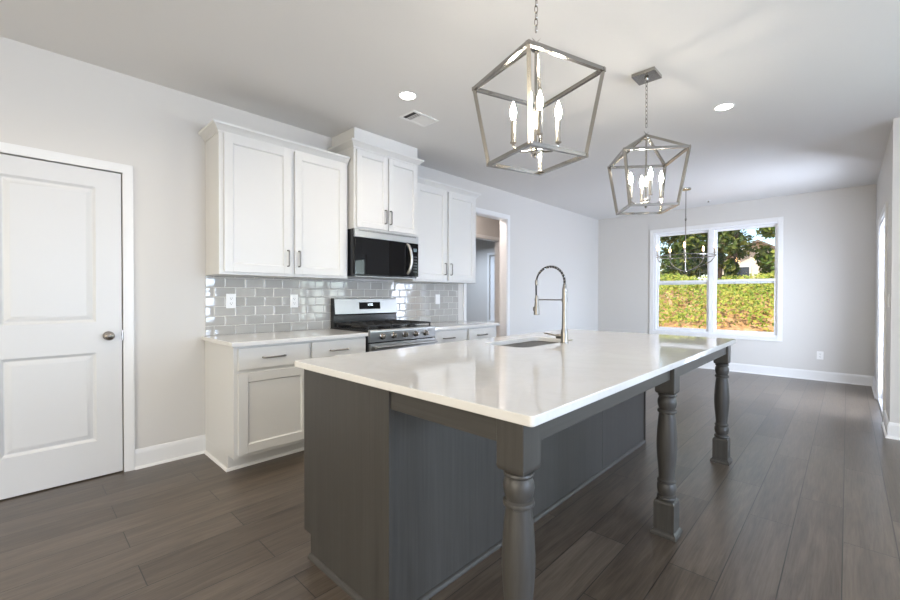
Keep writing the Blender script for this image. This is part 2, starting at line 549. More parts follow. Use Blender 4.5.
def nested_panel(mb, axis_x, y0, y1, z0, z1, rings):
    """recessed/raised door panel facing +x: rings of (inset, depth)"""
    R = []
    for ins, d in rings:
        R.append([mb.bm.verts.new((axis_x - d, y, z)) for y, z in ((y0 + ins, z0 + ins), (y1 - ins, z0 + ins), (y1 - ins, z1 - ins), (y0 + ins, z1 - ins))])
    for a, b in zip(R, R[1:]):
        for i in range(4):
            j = (i + 1) % 4
            mb.bm.faces.new((a[i], a[j], b[j], b[i]))
    mb.bm.faces.new(R[-1])

# door_1: two-panel interior door
d1 = sroot('door_1', (0, 0.146, 0), 'white two-panel interior door with satin nickel knob', 'door')
leaf = MB()
LX = -0.004
y0, y1 = -0.213, 0.4975
leaf.box(-0.040, LX - 0.014, y0, y1, 0.008, 2.038)
py0, py1 = -0.072, 0.364
cells_y = [y0, py0, py1, y1]; cells_z = [0.008, 0.246, 0.832, 1.032, 1.925, 2.038]
for i in range(3):
    for j in range(5):
        if i == 1 and j in (1, 3): continue
        a, b, c_, d = cells_y[i], cells_y[i + 1], cells_z[j], cells_z[j + 1]
        leaf.bm.faces.new([leaf.bm.verts.new((LX, *q)) for q in ((a, c_), (b, c_), (b, d), (a, d))])
for q in ((y0, y0, 0.008, 2.038), (y1, y1, 0.008, 2.038)):
    leaf.bm.faces.new([leaf.bm.verts.new(p) for p in ((LX, q[0], q[2]), (LX, q[0], q[3]), (LX - 0.016, q[0], q[3]), (LX - 0.016, q[0], q[2]))])
for z in (0.008, 2.038):
    leaf.bm.faces.new([leaf.bm.verts.new(p) for p in ((LX, y0, z), (LX, y1, z), (LX - 0.016, y1, z), (LX - 0.016, y0, z))])
for zz0, zz1 in ((0.246, 0.832), (1.032, 1.925)):
    nested_panel(leaf, LX, py0, py1, zz0, zz1, [(0, 0), (0.006, 0.004), (0.014, 0.011), (0.020, 0.012), (0.046, 0.003), (0.050, 0.0025)])
bmesh.ops.remove_doubles(leaf.bm, verts=leaf.bm.verts, dist=1e-5)
lf = leaf.build('door_leaf', 'door', d1, angle=12)
jb = MB()
jb.box(-0.12, -0.045, -0.219, -0.213, 0, 2.045); jb.box(-0.12, -0.045, 0.4975, 0.5035, 0, 2.045)
jb.box(-0.12, -0.045, -0.213, 0.4975, 2.038, 2.045)
jb.box(-0.12, -0.09, -0.213, 0.4975, 0.0, 2.038)
jb.build('door_jamb', 'gap', d1)
casing(MB(), 'x', 0, 1, -0.219, 0.5045, 0, 2.046).build('door_casing', 'trim', d1)
kn = MB()
kn.lathe([(0.028, 0.0), (0.030, 0.003), (0.028, 0.008), (0.012, 0.012), (0.011, 0.028), (0.018, 0.034), (0.027, 0.044), (0.029, 0.054), (0.024, 0.064), (0.012, 0.069), (0.001, 0.070)], (LX, 0.425, 0.940), 24, 'x')
kn.build('door_knob', 'bronze', lf)
MB().box(LX - 0.012, LX + 0.006, 0.4955, 0.5045, 0.905, 0.975, 0.001).build('strike_plate', 'bronze', d1)

# door_2: cased opening into the hall
d2 = sroot('door_2', (0, 4.487, 0), 'white cased opening to the hall', 'doorway')
mb = casing(MB(), 'x', 0, 1, OPEN[0], OPEN[1], 0, OPEN[3])
casing(mb, 'x', -0.12, -1, OPEN[0], OPEN[1], 0, OPEN[3])
mb.build('door_casing', 'trim', d2)
mb = MB()
mb.box(-0.12, 0, OPEN[0] - .002, OPEN[0] + 0.008, 0, OPEN[3]); mb.box(-0.12, 0, OPEN[1] - 0.008, OPEN[1] + .002, 0, OPEN[3]); mb.box(-0.12, 0, OPEN[0] + .008, OPEN[1] - .008, OPEN[3] - 0.008, OPEN[3] + .002)
mb.build('door_jamb', 'trim', d2)
d4 = sroot('door_4', (-1.3, 5.75, 0), 'white cased opening at the far side of the hall', 'doorway')
mb = casing(MB(), 'x', -1.25, 1, HALL[0], HALL[1], 0, HALL[3])
mb.build('door_casing', 'trim', d4)
mb = MB()
mb.box(-1.37, -1.25, HALL[0] - .002, HALL[0] + 0.008, 0, HALL[3]); mb.box(-1.37, -1.25, HALL[1] - 0.008, HALL[1] + .002, 0, HALL[3]); mb.box(-1.37, -1.25, HALL[0] + .008, HALL[1] - .008, HALL[3] - 0.008, HALL[3] + .002)
mb.build('door_jamb', 'trim', d4)

# door_3: glazed patio door in the dining side wall
d3 = sroot('door_3', (XR, 6.367, 0), 'white glazed patio door in the dining side wall', 'door')
casing(MB(), 'x', XR, -1, PATIO[0], PATIO[1], 0, PATIO[3]).build('door_casing', 'trim', d3)
mb = MB()
a, b, z1 = PATIO[0], PATIO[1], PATIO[3]
mb.box(XR, XR + 0.12, a, a + 0.03, 0, z1); mb.box(XR, XR + 0.12, b - 0.03, b, 0, z1); mb.box(XR, XR + 0.12, a + .03, b - .03, z1 - 0.03, z1)
mb.build('door_frame', 'vinyl', d3)
MB().box(XR - 0.005, XR + 0.12, a + .03, b - .03, 0.0, 0.03, 0.003).build('threshold', 'vinyl', d3)
md = (a + b) / 2
for q, (p0, p1, xx) in enumerate(((a + .03, md + .03, XR + 0.045), (md - .03, b - .03, XR + 0.085))):
    st = MB()
    st.box(xx - .018, xx + .018, p0, p0 + .07, .031, z1 - .031, .002); st.box(xx - .018, xx + .018, p1 - .07, p1, .031, z1 - .031, .002)
    st.box(xx - .018, xx + .018, p0 + .07, p1 - .07, .031, .14, .002); st.box(xx - .018, xx + .018, p0 + .07, p1 - .07, z1 - .11, z1 - .031, .002)
    sl = st.build('door_panel', 'vinyl', d3)
    MB().box(xx - .004, xx + .004, p0 + .065, p1 - .065, .135, z1 - .105).build('door_pane', 'glass', sl)

# window_1: twin double-hung window
w1 = sroot('window_1', (1.925, YF, 0.585), 'white twin double-hung window overlooking the leafy bank', 'window')
u0, u1, v0, v1 = WIN
casing(MB(), 'y', YF, -1, u0, u1, v0, v1, True, 0.06).build('window_casing', 'trim', w1)
fr_ = MB()
fr_.box(u0, u0 + .045, YF + .0, YF + .11, v0, v1, .002); fr_.box(u1 - .012, u1, YF, YF + .11, v0, v1, .002)
fr_.box(u0 + .045, u1 - .012, YF, YF + .11, v0, v0 + .03, .002); fr_.box(u0 + .045, u1 - .012, YF, YF + .11, v1 - .03, v1, .002)
fr_.box(1.905, 1.978, YF, YF + .11, v0 + .03, v1 - .03, .002)
fr_.build('window_frame', 'vinyl', w1)
for (a, b) in ((u0 + .045, 1.905), (1.978, u1 - .012)):
    for (z0, z1, yy) in ((v0 + .03, 1.485, YF + .045), (1.415, v1 - .03, YF + .080)):
        s_ = MB(); e = .034; top = .038 if z0 < 1 else .036; bot = .045 if z0 < 1 else .07
        s_.box(a, a + e, yy - .015, yy + .015, z0, z1, .002); s_.box(b - e, b, yy - .015, yy + .015, z0, z1, .002)
        s_.box(a + e, b - e, yy - .015, yy + .015, z0, z0 + bot, .002); s_.box(a + e, b - e, yy - .015, yy + .015, z1 - top, z1, .002)
        so = s_.build('window_sash', 'vinyl', w1)
        MB().box(a + e - .004, b - e + .004, yy - .003, yy + .003, z0 + bot - .004, z1 - top + .004).build('window_pane', 'glass', so)

# ------------------------------------------------------------------ kitchen cabinets along the left wall
def shaker(name, x, y0, y1, z0, z1, parent, rail=0.06, material='cab', thick=0.02):
    """shaker door or drawer front facing +x with its face at x+thick"""
    mb = MB(); f = x + thick
    mb.box(x, f, y0, y0 + rail, z0, z1, .0015); mb.box(x, f, y1 - rail, y1, z0, z1, .0015)
    mb.box(x, f, y0 + rail, y1 - rail, z0, z0 + rail, .0015); mb.box(x, f, y0 + rail, y1 - rail, z1 - rail, z1, .0015)
    mb.box(x, f - .012, y0 + rail, y1 - rail, z0 + rail, z1 - rail)
    # bevelled inner edge
    nested_panel(mb, f, y0 + rail - .001, y1 - rail + .001, z0 + rail - .001, z1 - rail + .001, [(0, .0005), (.004, .006), (.008, .0115)])
    return mb.build(name, material, parent)
def slab(name, x, y0, y1, z0, z1, parent, thick=0.02):
    return MB().box(x, x + thick, y0, y1, z0, z1, .003, 2).build(name, 'cab', parent)
def pull(parent, x, y, z, length, vertical):
    mb = MB(); d = .030; h = length / 2; r = .0062
    if vertical: P = [(x, y, z - h), (x + d * .75, y, z - h), (x + d, y, z - h + .008), (x + d, y, z + h - .008), (x + d * .75, y, z + h), (x, y, z + h)]
    else: P = [(x, y - h, z), (x + d * .75, y - h, z), (x + d, y - h + .008, z), (x + d, y + h - .008, z), (x + d * .75, y + h, z), (x, y + h, z)]
    mb.tube(P, r, 8)
    return mb.build('handle', 'pull', parent)
CROWN = [(-0.004, 0.0), (0.006, 0.0), (0.006, 0.014), (0.016, 0.022), (0.030, 0.040), (0.046, 0.050), (0.048, 0.064), (-0.004, 0.064)]
def crown(parent, path, z):
    return MB().sweep(path, [(o, z + h) for o, h in CROWN]).build('crown_moulding', 'cab', parent)

def wall_cabinet(label, y0, y1, z0, z1, dep, split, doors_z, hz, path, side_y):
    t_ = thing('wall_cabinet', label, 'cabinet', (0, (y0 + y1) / 2, z0), 'white wall cabinets')
    mb = MB().box(0.001, dep, y0, y1, z0, z1, .0015)
    mb.build('body', 'cab', t_)
    crown(t_, path, z1 - 0.012)
    m_ = .030
    for k, (a, b) in enumerate(((y0 + m_, split - .0165), (split + .0165, y1 - m_))):
        dr = shaker('door', dep + .001, a, b, doors_z[0], doors_z[1], t_)
        pull(dr, dep + .021, (b - .03) if k == 0 else (a + .03), hz, .125, True)
    return t_
U1 = wall_cabinet('white two-door wall cabinet on the side nearest the white panel door', 1.012, 2.077, 1.365, 2.40, .305, 1.5575, (1.385, 2.385), 1.51,
                  [(0.0, 1.012), (.305, 1.012), (.305, 2.076)], 0)
U3 = wall_cabinet('white two-door wall cabinet beside the cased opening', 2.857, 3.874, 1.365, 2.40, .305, 3.362, (1.385, 2.385), 1.51,
                  [(.305, 2.859), (.305, 3.874), (0.0, 3.874)], 0)
U2 = thing('wall_cabinet', 'short raised two-door white wall cabinet directly above the microwave', 'cabinet', (0, 2.472, 1.818), 'white wall cabinets')
MB().box(.001, .385, 2.091, 2.854, 1.818, 2.553, .0015).build('body', 'cab', U2)
crown(U2, [(0.0, 2.091), (.385, 2.091), (.385, 2.854), (0.0, 2.854)], 2.535)
MB().box(.001, .385, 2.098, 2.852, 2.599, H - .001, .001).build('top_riser', 'cab', U2)
for k, (a, b) in enumerate(((2.112, 2.457), (2.472, 2.833))):
    dr = shaker('door', .386, a, b, 1.832, 2.525, U2, .052)
    pull(dr, .406, (b - .035) if k == 0 else (a + .012), 1.955, .125, True)

# base cabinets
def base_cabinet(label, y0, y1, fronts, left_end):
    t_ = thing('base_cabinet', label, 'cabinet', (.3, (y0 + y1) / 2, 0), 'white base cabinets')
    MB().box(.001, .61, y0, y1, .105, .867, .0015).box(.001, .50, y0, y1, 0, .106).build('body', 'cab', t_)
    # shoe moulding round the toe kick
    sh = [(0, 0), (.016, 0), (.014, .010), (.008, .016), (0, .018)]
    if left_end: MB().sweep([(0.027, y0), (.50, y0), (.50, y1)], sh).build('shoe_moulding', 'trim', t_)
    else: MB().sweep([(.50, y0), (.50, y1), (0.004, y1)], sh).build('shoe_moulding', 'trim', t_)
    for k, (a, b, ha) in enumerate(fronts):
        dr = slab('drawer', .611, a, b, .703, .852, t_)
        pull(dr, .631, ha, .779, .155, False)
        do = shaker('door', .611, a, b, .131, .681, t_, .062)
        pull(do, .631, (b - .035) if k == 0 else (a + .035), .60, .125, True)
    return t_
base_cabinet('white base cabinet between the white panel door and the gas range', 1.003, 2.060, [(1.028, 1.540, 1.266), (1.560, 2.048, 1.790)], True)
base_cabinet('white base cabinet between the gas range and the cased opening', 2.841, 3.884, [(2.868, 3.325, 3.060), (3.380, 3.862, 3.595)], False)

# worktops
tag(MB().box(.001, .648, .981, 2.062, CT - .030, CT, .003, 2).build('countertop', 'quartz', origin=(.32, 1.5, CT)),
    'white quartz worktop between the white panel door and the gas range', 'countertop', 'wall-side worktops')
tag(MB().box(.001, .648, 2.838, 3.902, CT - .030, CT, .003, 2).build('countertop', 'quartz', origin=(.32, 3.4, CT)),
    'white quartz worktop between the gas range and the cased opening', 'countertop', 'wall-side worktops')

# tiled backsplash: every tile a slightly pillowed, slightly tilted block
bs = thing('tile_backsplash', 'grey glossy subway tile backsplash above the white worktops', 'backsplash', (0, 2.45, CT))
MB().box(.0005, .005, 1.004, 3.887, CT + .001, 1.3645).box(.0005, .005, 2.09, 2.855, 1.3645, 1.383).build('grout', 'grout', bs)
tb = MB()
TW, TH, GR = .155, .0755, .0035
rng = random.Random(3)
row = 0
z = CT + .001
while z < 1.362:
    zt = min(z + TH - GR, 1.3635)
    y = 1.069 - TW * (1 if row % 2 == 0 else 1.5)
    while y < 3.887:
        a, b = max(y, 1.006), min(y + TW - GR, 3.886)
        if b - a > .012:
            ry, rz = rng.gauss(0, .004), rng.gauss(0, .004)
            cy_, cz_ = (a + b) / 2, (z + zt) / 2
            def P(u, v, base):
                yy, zz = a + (b - a) * u, z + (zt - z) * v
                ex = min(u, 1 - u) * (b - a); ez = min(v, 1 - v) * (zt - z)
                dd = min(ex, ez)
                rise = .0028 * (1 - max(0, 1 - dd / .0045) ** 2) + .0004 * math.sin(PI * u) * math.sin(PI * v)
                return (.005 if base else .005 + rise + (yy - cy_) * rz * .4 + (zz - cz_) * ry * .4, yy, zz)
            us = [0, .012, .028, .045, .5, .955, .972, .988, 1]; vs = [0, .025, .055, .09, .5, .91, .945, .975, 1]
            G = [[tb.bm.verts.new(P(u, v, False)) for v in vs] for u in us]
            for i in range(8):
                for j in range(8):
                    tb.bm.faces.new((G[i][j], G[i + 1][j], G[i + 1][j + 1], G[i][j + 1]))
        y += TW
    z += TH
    row += 1
tb.build('tiles', 'tile', bs, angle=80)

# ------------------------------------------------------------------ gas range
rg = thing('gas_range', 'stainless steel gas range with black cooktop and five knobs', 'range', (.34, 2.472, 0))
ya, yb = 2.068, 2.832
MB().box(.02, .635, ya, yb, .012, .905, .002).build('body', 'blackenamel', rg)
MB().box(.05, .62, ya + .03, yb - .03, 0, .013).build('base', 'blackenamel', rg)
ct = MB().box(.085, .64, ya - .001, yb + .001, .905, .918, .003)
ct.build('cooktop', 'blackenamel', rg)
for (gx, gy) in ((.23, 2.22), (.23, 2.685), (.49, 2.22), (.49, 2.685), (.36, 2.452)):
    b_ = MB().lathe([(.048, .918), (.046, .926), (.030, .928), (.030, .936), (.012, .940)], (gx, gy, 0), 20)
    b_.build('burner', 'castiron', rg)
for (g0, g1) in ((ya + .012, ya + .262), (ya + .268, yb - .268), (yb - .262, yb - .012)):
    g_ = MB()
    for xx in (.115, .612): g_.box(xx - .006, xx + .006, g0, g1, .942, .956, .002)
    for yy in (g0 + .006, g1 - .006): g_.box(.115, .612, yy - .006, yy + .006, .942, .956, .002)
    for yy in (g0 + (g1 - g0) * .36, g0 + (g1 - g0) * .64): g_.box(.115, .612, yy - .005, yy + .005, .944, .956, .002)
    for xx in (.23, .365, .50): g_.box(xx - .005, xx + .005, g0, g1, .944, .956, .002)
    for xx in (.118, .609):
        for yy in (g0 + .006, g1 - .006): g_.box(xx - .006, xx + .006, yy - .006, yy + .006, .918, .944)
    g_.build('grate', 'castiron', rg)
bg = MB().loft([[(.022, y_, .905), (.075, y_, .905), (.075, y_, 1.02), (.088, y_, 1.035), (.072, y_, 1.178), (.064, y_, 1.186), (.022, y_, 1.186)] for y_ in (ya + .004, yb - .004)])
bgo = bg.build('backguard', 'blackenamel', rg)
MB().loft([[(.0755, y_, 1.03), (.0895, y_, 1.035), (.0735, y_, 1.176), (.066, y_, 1.1865), (.060, y_, 1.186)] for y_ in (ya + .012, yb - .003)]).build('backguard_panel', 'steel', bgo)
# display window leans with the guard
def on_guard(y_, z_, d=.0015): return (.0895 - (z_ - 1.035) * (.016 / .141) + d, y_, z_)
dp = MB()
dp.loft([[on_guard(y_, z_, e) for z_, e in ((1.077, .0), (1.077, .003), (1.146, .003), (1.146, .0))] for y_ in (2.352, 2.606)])
dpo = dp.build('display', 'glassblack', bgo)
dg = MB()
def seg7(ch, yc, zc, h, w, mb):
    t7 = h * .13
    SEG = {'a': (0, h / 2, w, t7), 'g': (0, 0, w, t7), 'd': (0, -h / 2, w, t7), 'b': (w / 2, h / 4, t7, h / 2), 'c': (w / 2, -h / 4, t7, h / 2), 'f': (-w / 2, h / 4, t7, h / 2), 'e': (-w / 2, -h / 4, t7, h / 2)}
    MAP = {'1': 'bc', '2': 'abged', '0': 'abcdef', '7': 'abc', '4': 'fgbc', '5': 'afgcd'}
    for k in MAP[ch]:
        dy, dz, ww, hh = SEG[k]
        mb.loft([[on_guard(yc + dy - ww / 2, zc + dz - hh / 2, e), on_guard(yc + dy + ww / 2, zc + dz - hh / 2, e), on_guard(yc + dy + ww / 2, zc + dz + hh / 2, e), on_guard(yc + dy - ww / 2, zc + dz + hh / 2, e)] for e in (.003, .0036)])
for k, ch in enumerate('1200'):
    seg7(ch, 2.452 + k * .017 + (.004 if k > 1 else 0), 1.122, .020, .010, dg)
dg.build('clock_digits', 'digits', dpo)
# front control panel and knobs
fp = MB().loft([[(.635, y_, .808), (.664, y_, .812), (.670, y_, .895), (.660, y_, .916), (.635, y_, .919)] for y_ in (ya, yb)])
fp.build('control_panel', 'steel', rg)
for ky in (2.193, 2.318, 2.448, 2.575, 2.702):
    k_ = MB().lathe([(.027, 0), (.027, .006), (.021, .008), (.0195, .030), (.017, .036), (.001, .037)], (.6665, ky, .858), 20, 'x')
    k_.box(.702, .707, ky - .0035, ky + .0035, .846, .878, .001)
    ko = k_.build('knob', 'bronze', rg)
od = MB().box(.636, .670, ya + .004, yb - .004, .215, .800, .004, 2).build('oven_door', 'steel', rg)
MB().box(.670, .6725, ya + .09, yb - .09, .33, .66, .001).build('oven_window', 'glassblack', od)
hd = MB().tube([(.670, ya + .05, .772), (.708, ya + .05, .772)], .009, 10).tube([(.670, yb - .05, .772), (.708, yb - .05, .772)], .009, 10).tube([(.715, ya + .022, .772), (.715, yb - .022, .772)], .0135, 12)
hd.build('handle', 'steel', od)
MB().box(.636, .668, ya + .004, yb - .004, .06, .205, .004, 2).build('storage_drawer', 'steel', rg)

# ------------------------------------------------------------------ microwave
mw = thing('microwave', 'black glass over-the-range microwave with curved steel handle under the raised cabinet', 'microwave', (.2, 2.472, 1.386))
MB().box(.012, .375, 2.0935, 2.8515, 1.392, 1.8165, .002).build('body', 'blackenamel', mw)
MB().box(.376, .402, 2.0935, 2.8515, 1.742, 1.815, .003, 2).build('vent_strip', 'steel', mw)
vg = MB()
for k in range(3): vg.box(.4022, .4026, 2.13, 2.82, 1.796 + k * .005, 1.7985 + k * .005)
vg.build('vent_slots', 'ventdark', mw)
dr = MB().box(.376, .400, 2.0935, 2.765, 1.404, 1.740, .003, 2).build('door', 'glassblack', mw)
MB().box(.4005, .4012, 2.16, 2.63, 1.455, 1.70, .0002).build('door_window', 'glassblack', dr)
hp = []
for k in range(13):
    f = k / 12
    hp.append((.400 + .040 * math.sin(PI * f) ** .5 if 0 < f < 1 else .400, 2.705 + .022 * math.sin(PI * f), 1.428 + .30 * f))
MB().tube(hp, [.012] + [.0155] * 11 + [.012], 10).build('handle', 'steel', dr)
cp = MB().box(.376, .400, 2.768, 2.8515, 1.404, 1.740, .003, 2).build('control_panel', 'glassblack', mw)
MB().box(.4003, .4009, 2.785, 2.832, 1.655, 1.690).build('display', 'digits', cp).scale = (1, 1, 1)
M['keygrey'] = mat('grey_key_print', (.16, .16, .17), .4)
M['clock'] = mat('dim_display', (.12, .16, .18), .2)
bpy.data.objects[[o.name for o in cp.children][0]].data.materials[0] = M['clock']
for i in range(3):
    for j in range(6):
        MB().box(.4003, .4009, 2.785 + i * .018, 2.796 + i * .018, 1.45 + j * .03, 1.458 + j * .03).build('key', 'keygrey', cp)
MB().box(.03, .37, 2.11, 2.835, 1.3845, 1.3925, .002).build('bottom_grille', 'steel', mw)

# ------------------------------------------------------------------ outlets and switch
def outlet(label, cat, loc, axis, switch=False, group='wall plates on the backsplash'):
    t_ = thing('wall_outlet' if not switch else 'light_switch', label, cat, loc, group)
    x, y, z = loc
    def bx(mb, du, dz, w, h, d0, d1, bev=.001):
        if axis == 'x': mb.box(x + d0, x + d1, y + du - w / 2, y + du + w / 2, z + dz - h / 2, z + dz + h / 2, bev)
        elif axis == '-x': mb.box(x - d0, x - d1, y + du - w / 2, y + du + w / 2, z + dz - h / 2, z + dz + h / 2, bev)
        else: mb.box(x + du - w / 2, x + du + w / 2, y - d0, y - d1, z + dz - h / 2, z + dz + h / 2, bev)
    mb = MB(); bx(mb, 0, 0, .072, .116, 0, .006, .002); mb.build('cover_plate', 'plastic', t_)
    if switch:
        mb = MB(); bx(mb, 0, 0, .033, .066, .006, .0095, .001); mb.build('rocker', 'plastic', t_)
    else:
        for s_ in (-1, 1):
            mb = MB(); bx(mb, 0, s_ * .02, .034, .029, .006, .0075, .001); so_ = mb.build('socket', 'plastic', t_)
            mb = MB()
            for du in (-.007, .007): bx(mb, du, s_ * .02 + .003, .0025, .009, .0075, .0078, 0)
            bx(mb, 0, s_ * .02 - .008, .005, .005, .0075, .0078, 0)
            mb.build('slots', 'ventdark', so_)
    return t_
outlet('white outlet plate on the grey tiles, the one closest to the white panel door', 'outlet', (.010, 1.189, 1.167), 'x')
outlet('white outlet plate on the grey tiles just beside the range on the panel-door side', 'outlet', (.010, 1.714, 1.163), 'x')
outlet('white switch plate on the grey tiles between the range and the cased opening', 'switch', (.010, 3.512, 1.170), 'x', True)
outlet('white outlet plate low on the far wall beside the big window', 'outlet', (3.303, YF, .362), '-y', False, 'wall plates')
outlet('white light switch on the dining side wall next to the patio door', 'switch', (XR, 5.33, 1.175), '-x', True, 'wall plates')

# ------------------------------------------------------------------ kitchen island
isl = thing('kitchen_island', 'grey-brown stained wood island with panelled base and three turned legs', 'island', (2.33, 2.28, 0))
BX0, BX1, BY0, BY1 = 1.730, 2.36, .937, 3.618
ZT = CT - .0305
MB().box(BX0 + .02, BX1 - .004, BY0 + .02, BY1 - .02, .105, ZT).box(BX0 + .065, BX1 - .004, BY0 + .02, BY1 - .02, 0, .106).build('body', 'stain', isl)
for (p0, p1) in ((BY0, BY0 + .02), (BY1 - .02, BY1)):
    e = MB()
    e.loft([[(BX0, q, ZT), (BX0, q, .105), (BX0 + .062, q, .105), (BX0 + .062, q, 0), (BX1 + .016, q, 0), (BX1 + .016, q, ZT)] for q in (p0, p1)])
    e.build('end_panel', 'stain', isl)
for (p0, p1) in ((BY0 + .021, 2.786), (2.790, BY1 - .021)):
    MB().box(BX1 - .004, BX1 + .008, p0, p1, 0.0, ZT, .001).build('back_panel', 'stain', isl)
SH2 = [(0, 0), (.016, 0), (.014, .010), (.008, .017), (0, .019)]
MB().sweep([(BX1 + .008, BY0 + .02), (BX1 + .008, BY1 - .02)][::-1][::-1], SH2).build('shoe_moulding', 'stain_h', isl)
MB().sweep([(BX0 + .062, BY0), (BX1 + .016, BY0)], SH2).build('shoe_moulding', 'stain_h', isl)
# working side of the island: doors and drawers towards the range
def shaker_back(name, y0, y1, z0, z1):
    mb = MB(); f = BX0; r = .06
    for q in ((y0, y0 + r, z0, z1), (y1 - r, y1, z0, z1), (y0 + r, y1 - r, z0, z0 + r), (y0 + r, y1 - r, z1 - r, z1)):
        mb.box(f, f + .02, *q, .0015)
    mb.box(f + .01, f + .02, y0 + r, y1 - r, z0 + r, z1 - r)
    return mb.build(name, 'stain', isl)
yy = BY0 + .03
for wd in (.55, .42, .42, .60, .60):
    if wd != .60: shaker_back('drawer', yy + .005, yy + wd - .005, .70, .85)
    do = shaker_back('door', yy + .005, yy + wd - .005, .125, .69 if wd != .60 else .85)
    yy += wd
# aprons under the overhang
for q in ((BX1 + .016, 2.866, .945, .965), (2.947, 2.927, 1.024, 2.246), (2.955, 2.935, 2.335, 3.525), (BX1 + .016, 2.876, 3.585, 3.605)):
    MB().box(*q, .795, ZT, .001).build('apron', 'stain_h', isl)
# turned legs
PROF = [(.040, .176), (.044, .181), (.046, .188), (.044, .195), (.036, .199), (.036, .203), (.042, .212), (.0455, .235), (.044, .252), (.038, .262),
        (.038, .265), (.044, .269), (.044, .275), (.037, .281), (.036, .290), (.039, .33), (.0445, .39), (.0475, .44), (.0475, .48), (.045, .53), (.041, .58), (.037, .612),
        (.037, .617), (.044, .621), (.0455, .627), (.044, .633), (.037, .638), (.037, .642), (.041, .650), (.0445, .668), (.0435, .685), (.038, .698), (.036, .701), (.042, .705), (.0435, .710), (.042, .715), (.036, .718), (.035, .722)]
def leg(lx, ly):
    mb = MB(); w = .0455
    mb.box(lx - w, lx + w, ly - w, ly + w, .735, ZT, .002)
    # shoulder under the top block
    rings = []
    for k in range(5):
        f = k / 4; ww = w * (1 - .17 * (1 - math.cos(f * PI / 2)))
        zz = .737 - .017 * math.sin(f * PI / 2)
        rings.append([(lx + sx * ww, ly + sy * ww, zz) for sx, sy in ((-1, -1), (1, -1), (1, 1), (-1, 1))])
    mb.loft(rings)
    mb.lathe(PROF, (lx, ly, 0), 32)
    wb = .0475
    rings = [[(lx + sx * q * wb, ly + sy * q * wb, zz) for sx, sy in ((-1, -1), (1, -1), (1, 1), (-1, 1))] for q, zz in ((1, .02), (1, .165), (.93, .174), (.85, .178))]
    mb.loft(rings)
    rings = [[(lx + sx * q, ly + sy * q, zz) for sx, sy in ((-1, -1), (1, -1), (1, 1), (-1, 1))] for q, zz in ((wb + .012, 0), (wb + .012, .014), (wb + .008, .022), (wb + .001, .030))]
    mb.loft(rings)
    return mb.build('leg', 'stain', isl, angle=30)
LXC = 2.921
leg(2.9105, .983); leg(LXC, 2.290); leg(LXC, 3.569)

# island worktop with sink cut-out
X0, X1, Y0, Y1 = 1.655, 2.996, .921, 3.643
SK = (1.845, 2.182, 2.105, 2.775)
tp = MB()
k = 6
def ring(kind, z, d):
    if kind == 'o': return rrect(X0 + d, X1 - d, Y0 + d, Y1 - d, z, .013 - d * .5, k)
    return rrect(SK[0] - d, SK[1] + d, SK[2] - d, SK[3] + d, z, .07 + d, k)
rings = [ring('i', CT - .03, 0), ring('o', CT - .03, .004), ring('o', CT - .026, .001), ring('o', CT - .004, .0), ring('o', CT - .0012, .0012), ring('o', CT, .004), ring('i', CT, .003), ring('i', CT - .003, 0)]
tp.loft(rings, closed=True)
tag(tp.build('island_countertop', 'quartz', origin=(2.33, 2.28, CT)), 'large white quartz island worktop with sink cut-out', 'countertop')

snk = thing('kitchen_sink', 'stainless steel undermount sink set in the island worktop', 'sink', (2.01, 2.44, CT - .03))
sb = MB()
def sr(z, d, r): return rrect(SK[0] - d, SK[1] + d, SK[2] - d, SK[3] + d, z, r, k)
zt = CT - .0315
sb.loft([sr(zt, .03, .08), sr(zt, .004, .072), sr(zt - .01, .002, .07), sr(zt - .17, -.006, .06), sr(zt - .195, -.03, .05), sr(zt - .200, -.10, .03), sr(zt - .206, -.10, .03), sr(zt - .2, -.02, .055), sr(zt - .17, .004, .07), sr(zt - .004, .012, .08), sr(zt - .004, .03, .08)], closed=False, cap0=False, cap1=False)
sb.box(SK[0] + .09, SK[1] - .09, SK[2] + .09, SK[3] - .09, zt - .206, zt - .2)
sb.build('basin', 'steel', snk)
MB().lathe([(.045, zt - .2), (.045, zt - .196), (.038, zt - .195), (.034, zt - .199), (.001, zt - .199)], (2.013, 2.44, 0), 24).build('drain', 'bronze', snk)

# spring faucet
fx, fy = 2.222, 2.521
fc = thing('kitchen_faucet', 'brushed nickel spring faucet standing beside the island sink', 'faucet', (fx, fy, CT))
b_ = MB().lathe([(.027, CT), (.027, CT + .006), (.024, CT + .010), (.0235, CT + .075), (.021, CT + .085), (.0175, CT + .10), (.0155, CT + .28), (.0165, CT + .285), (.0165, CT + .36), (.013, CT + .372), (.0115, CT + .39)], (fx, fy, 0), 24)
b_.build('body', 'faucet', fc)
RA = .109
arch = []
z0_ = CT + .385
for i in range(4): arch.append((fx, fy, z0_ + i * .006))
zc_ = 1.302
for i in range(25):
    a = PI * i / 24
    arch.append((fx - RA + RA * math.cos(a), fy, zc_ + RA * math.sin(a)))
MB().tube(arch[:24], .0082, 10).tube(arch[20:] + [(fx - 2 * RA, fy, zc_ - .05), (fx - 2 * RA + .001, fy, 1.205)], .0062, 10).build('hose', 'blackrubber', fc)
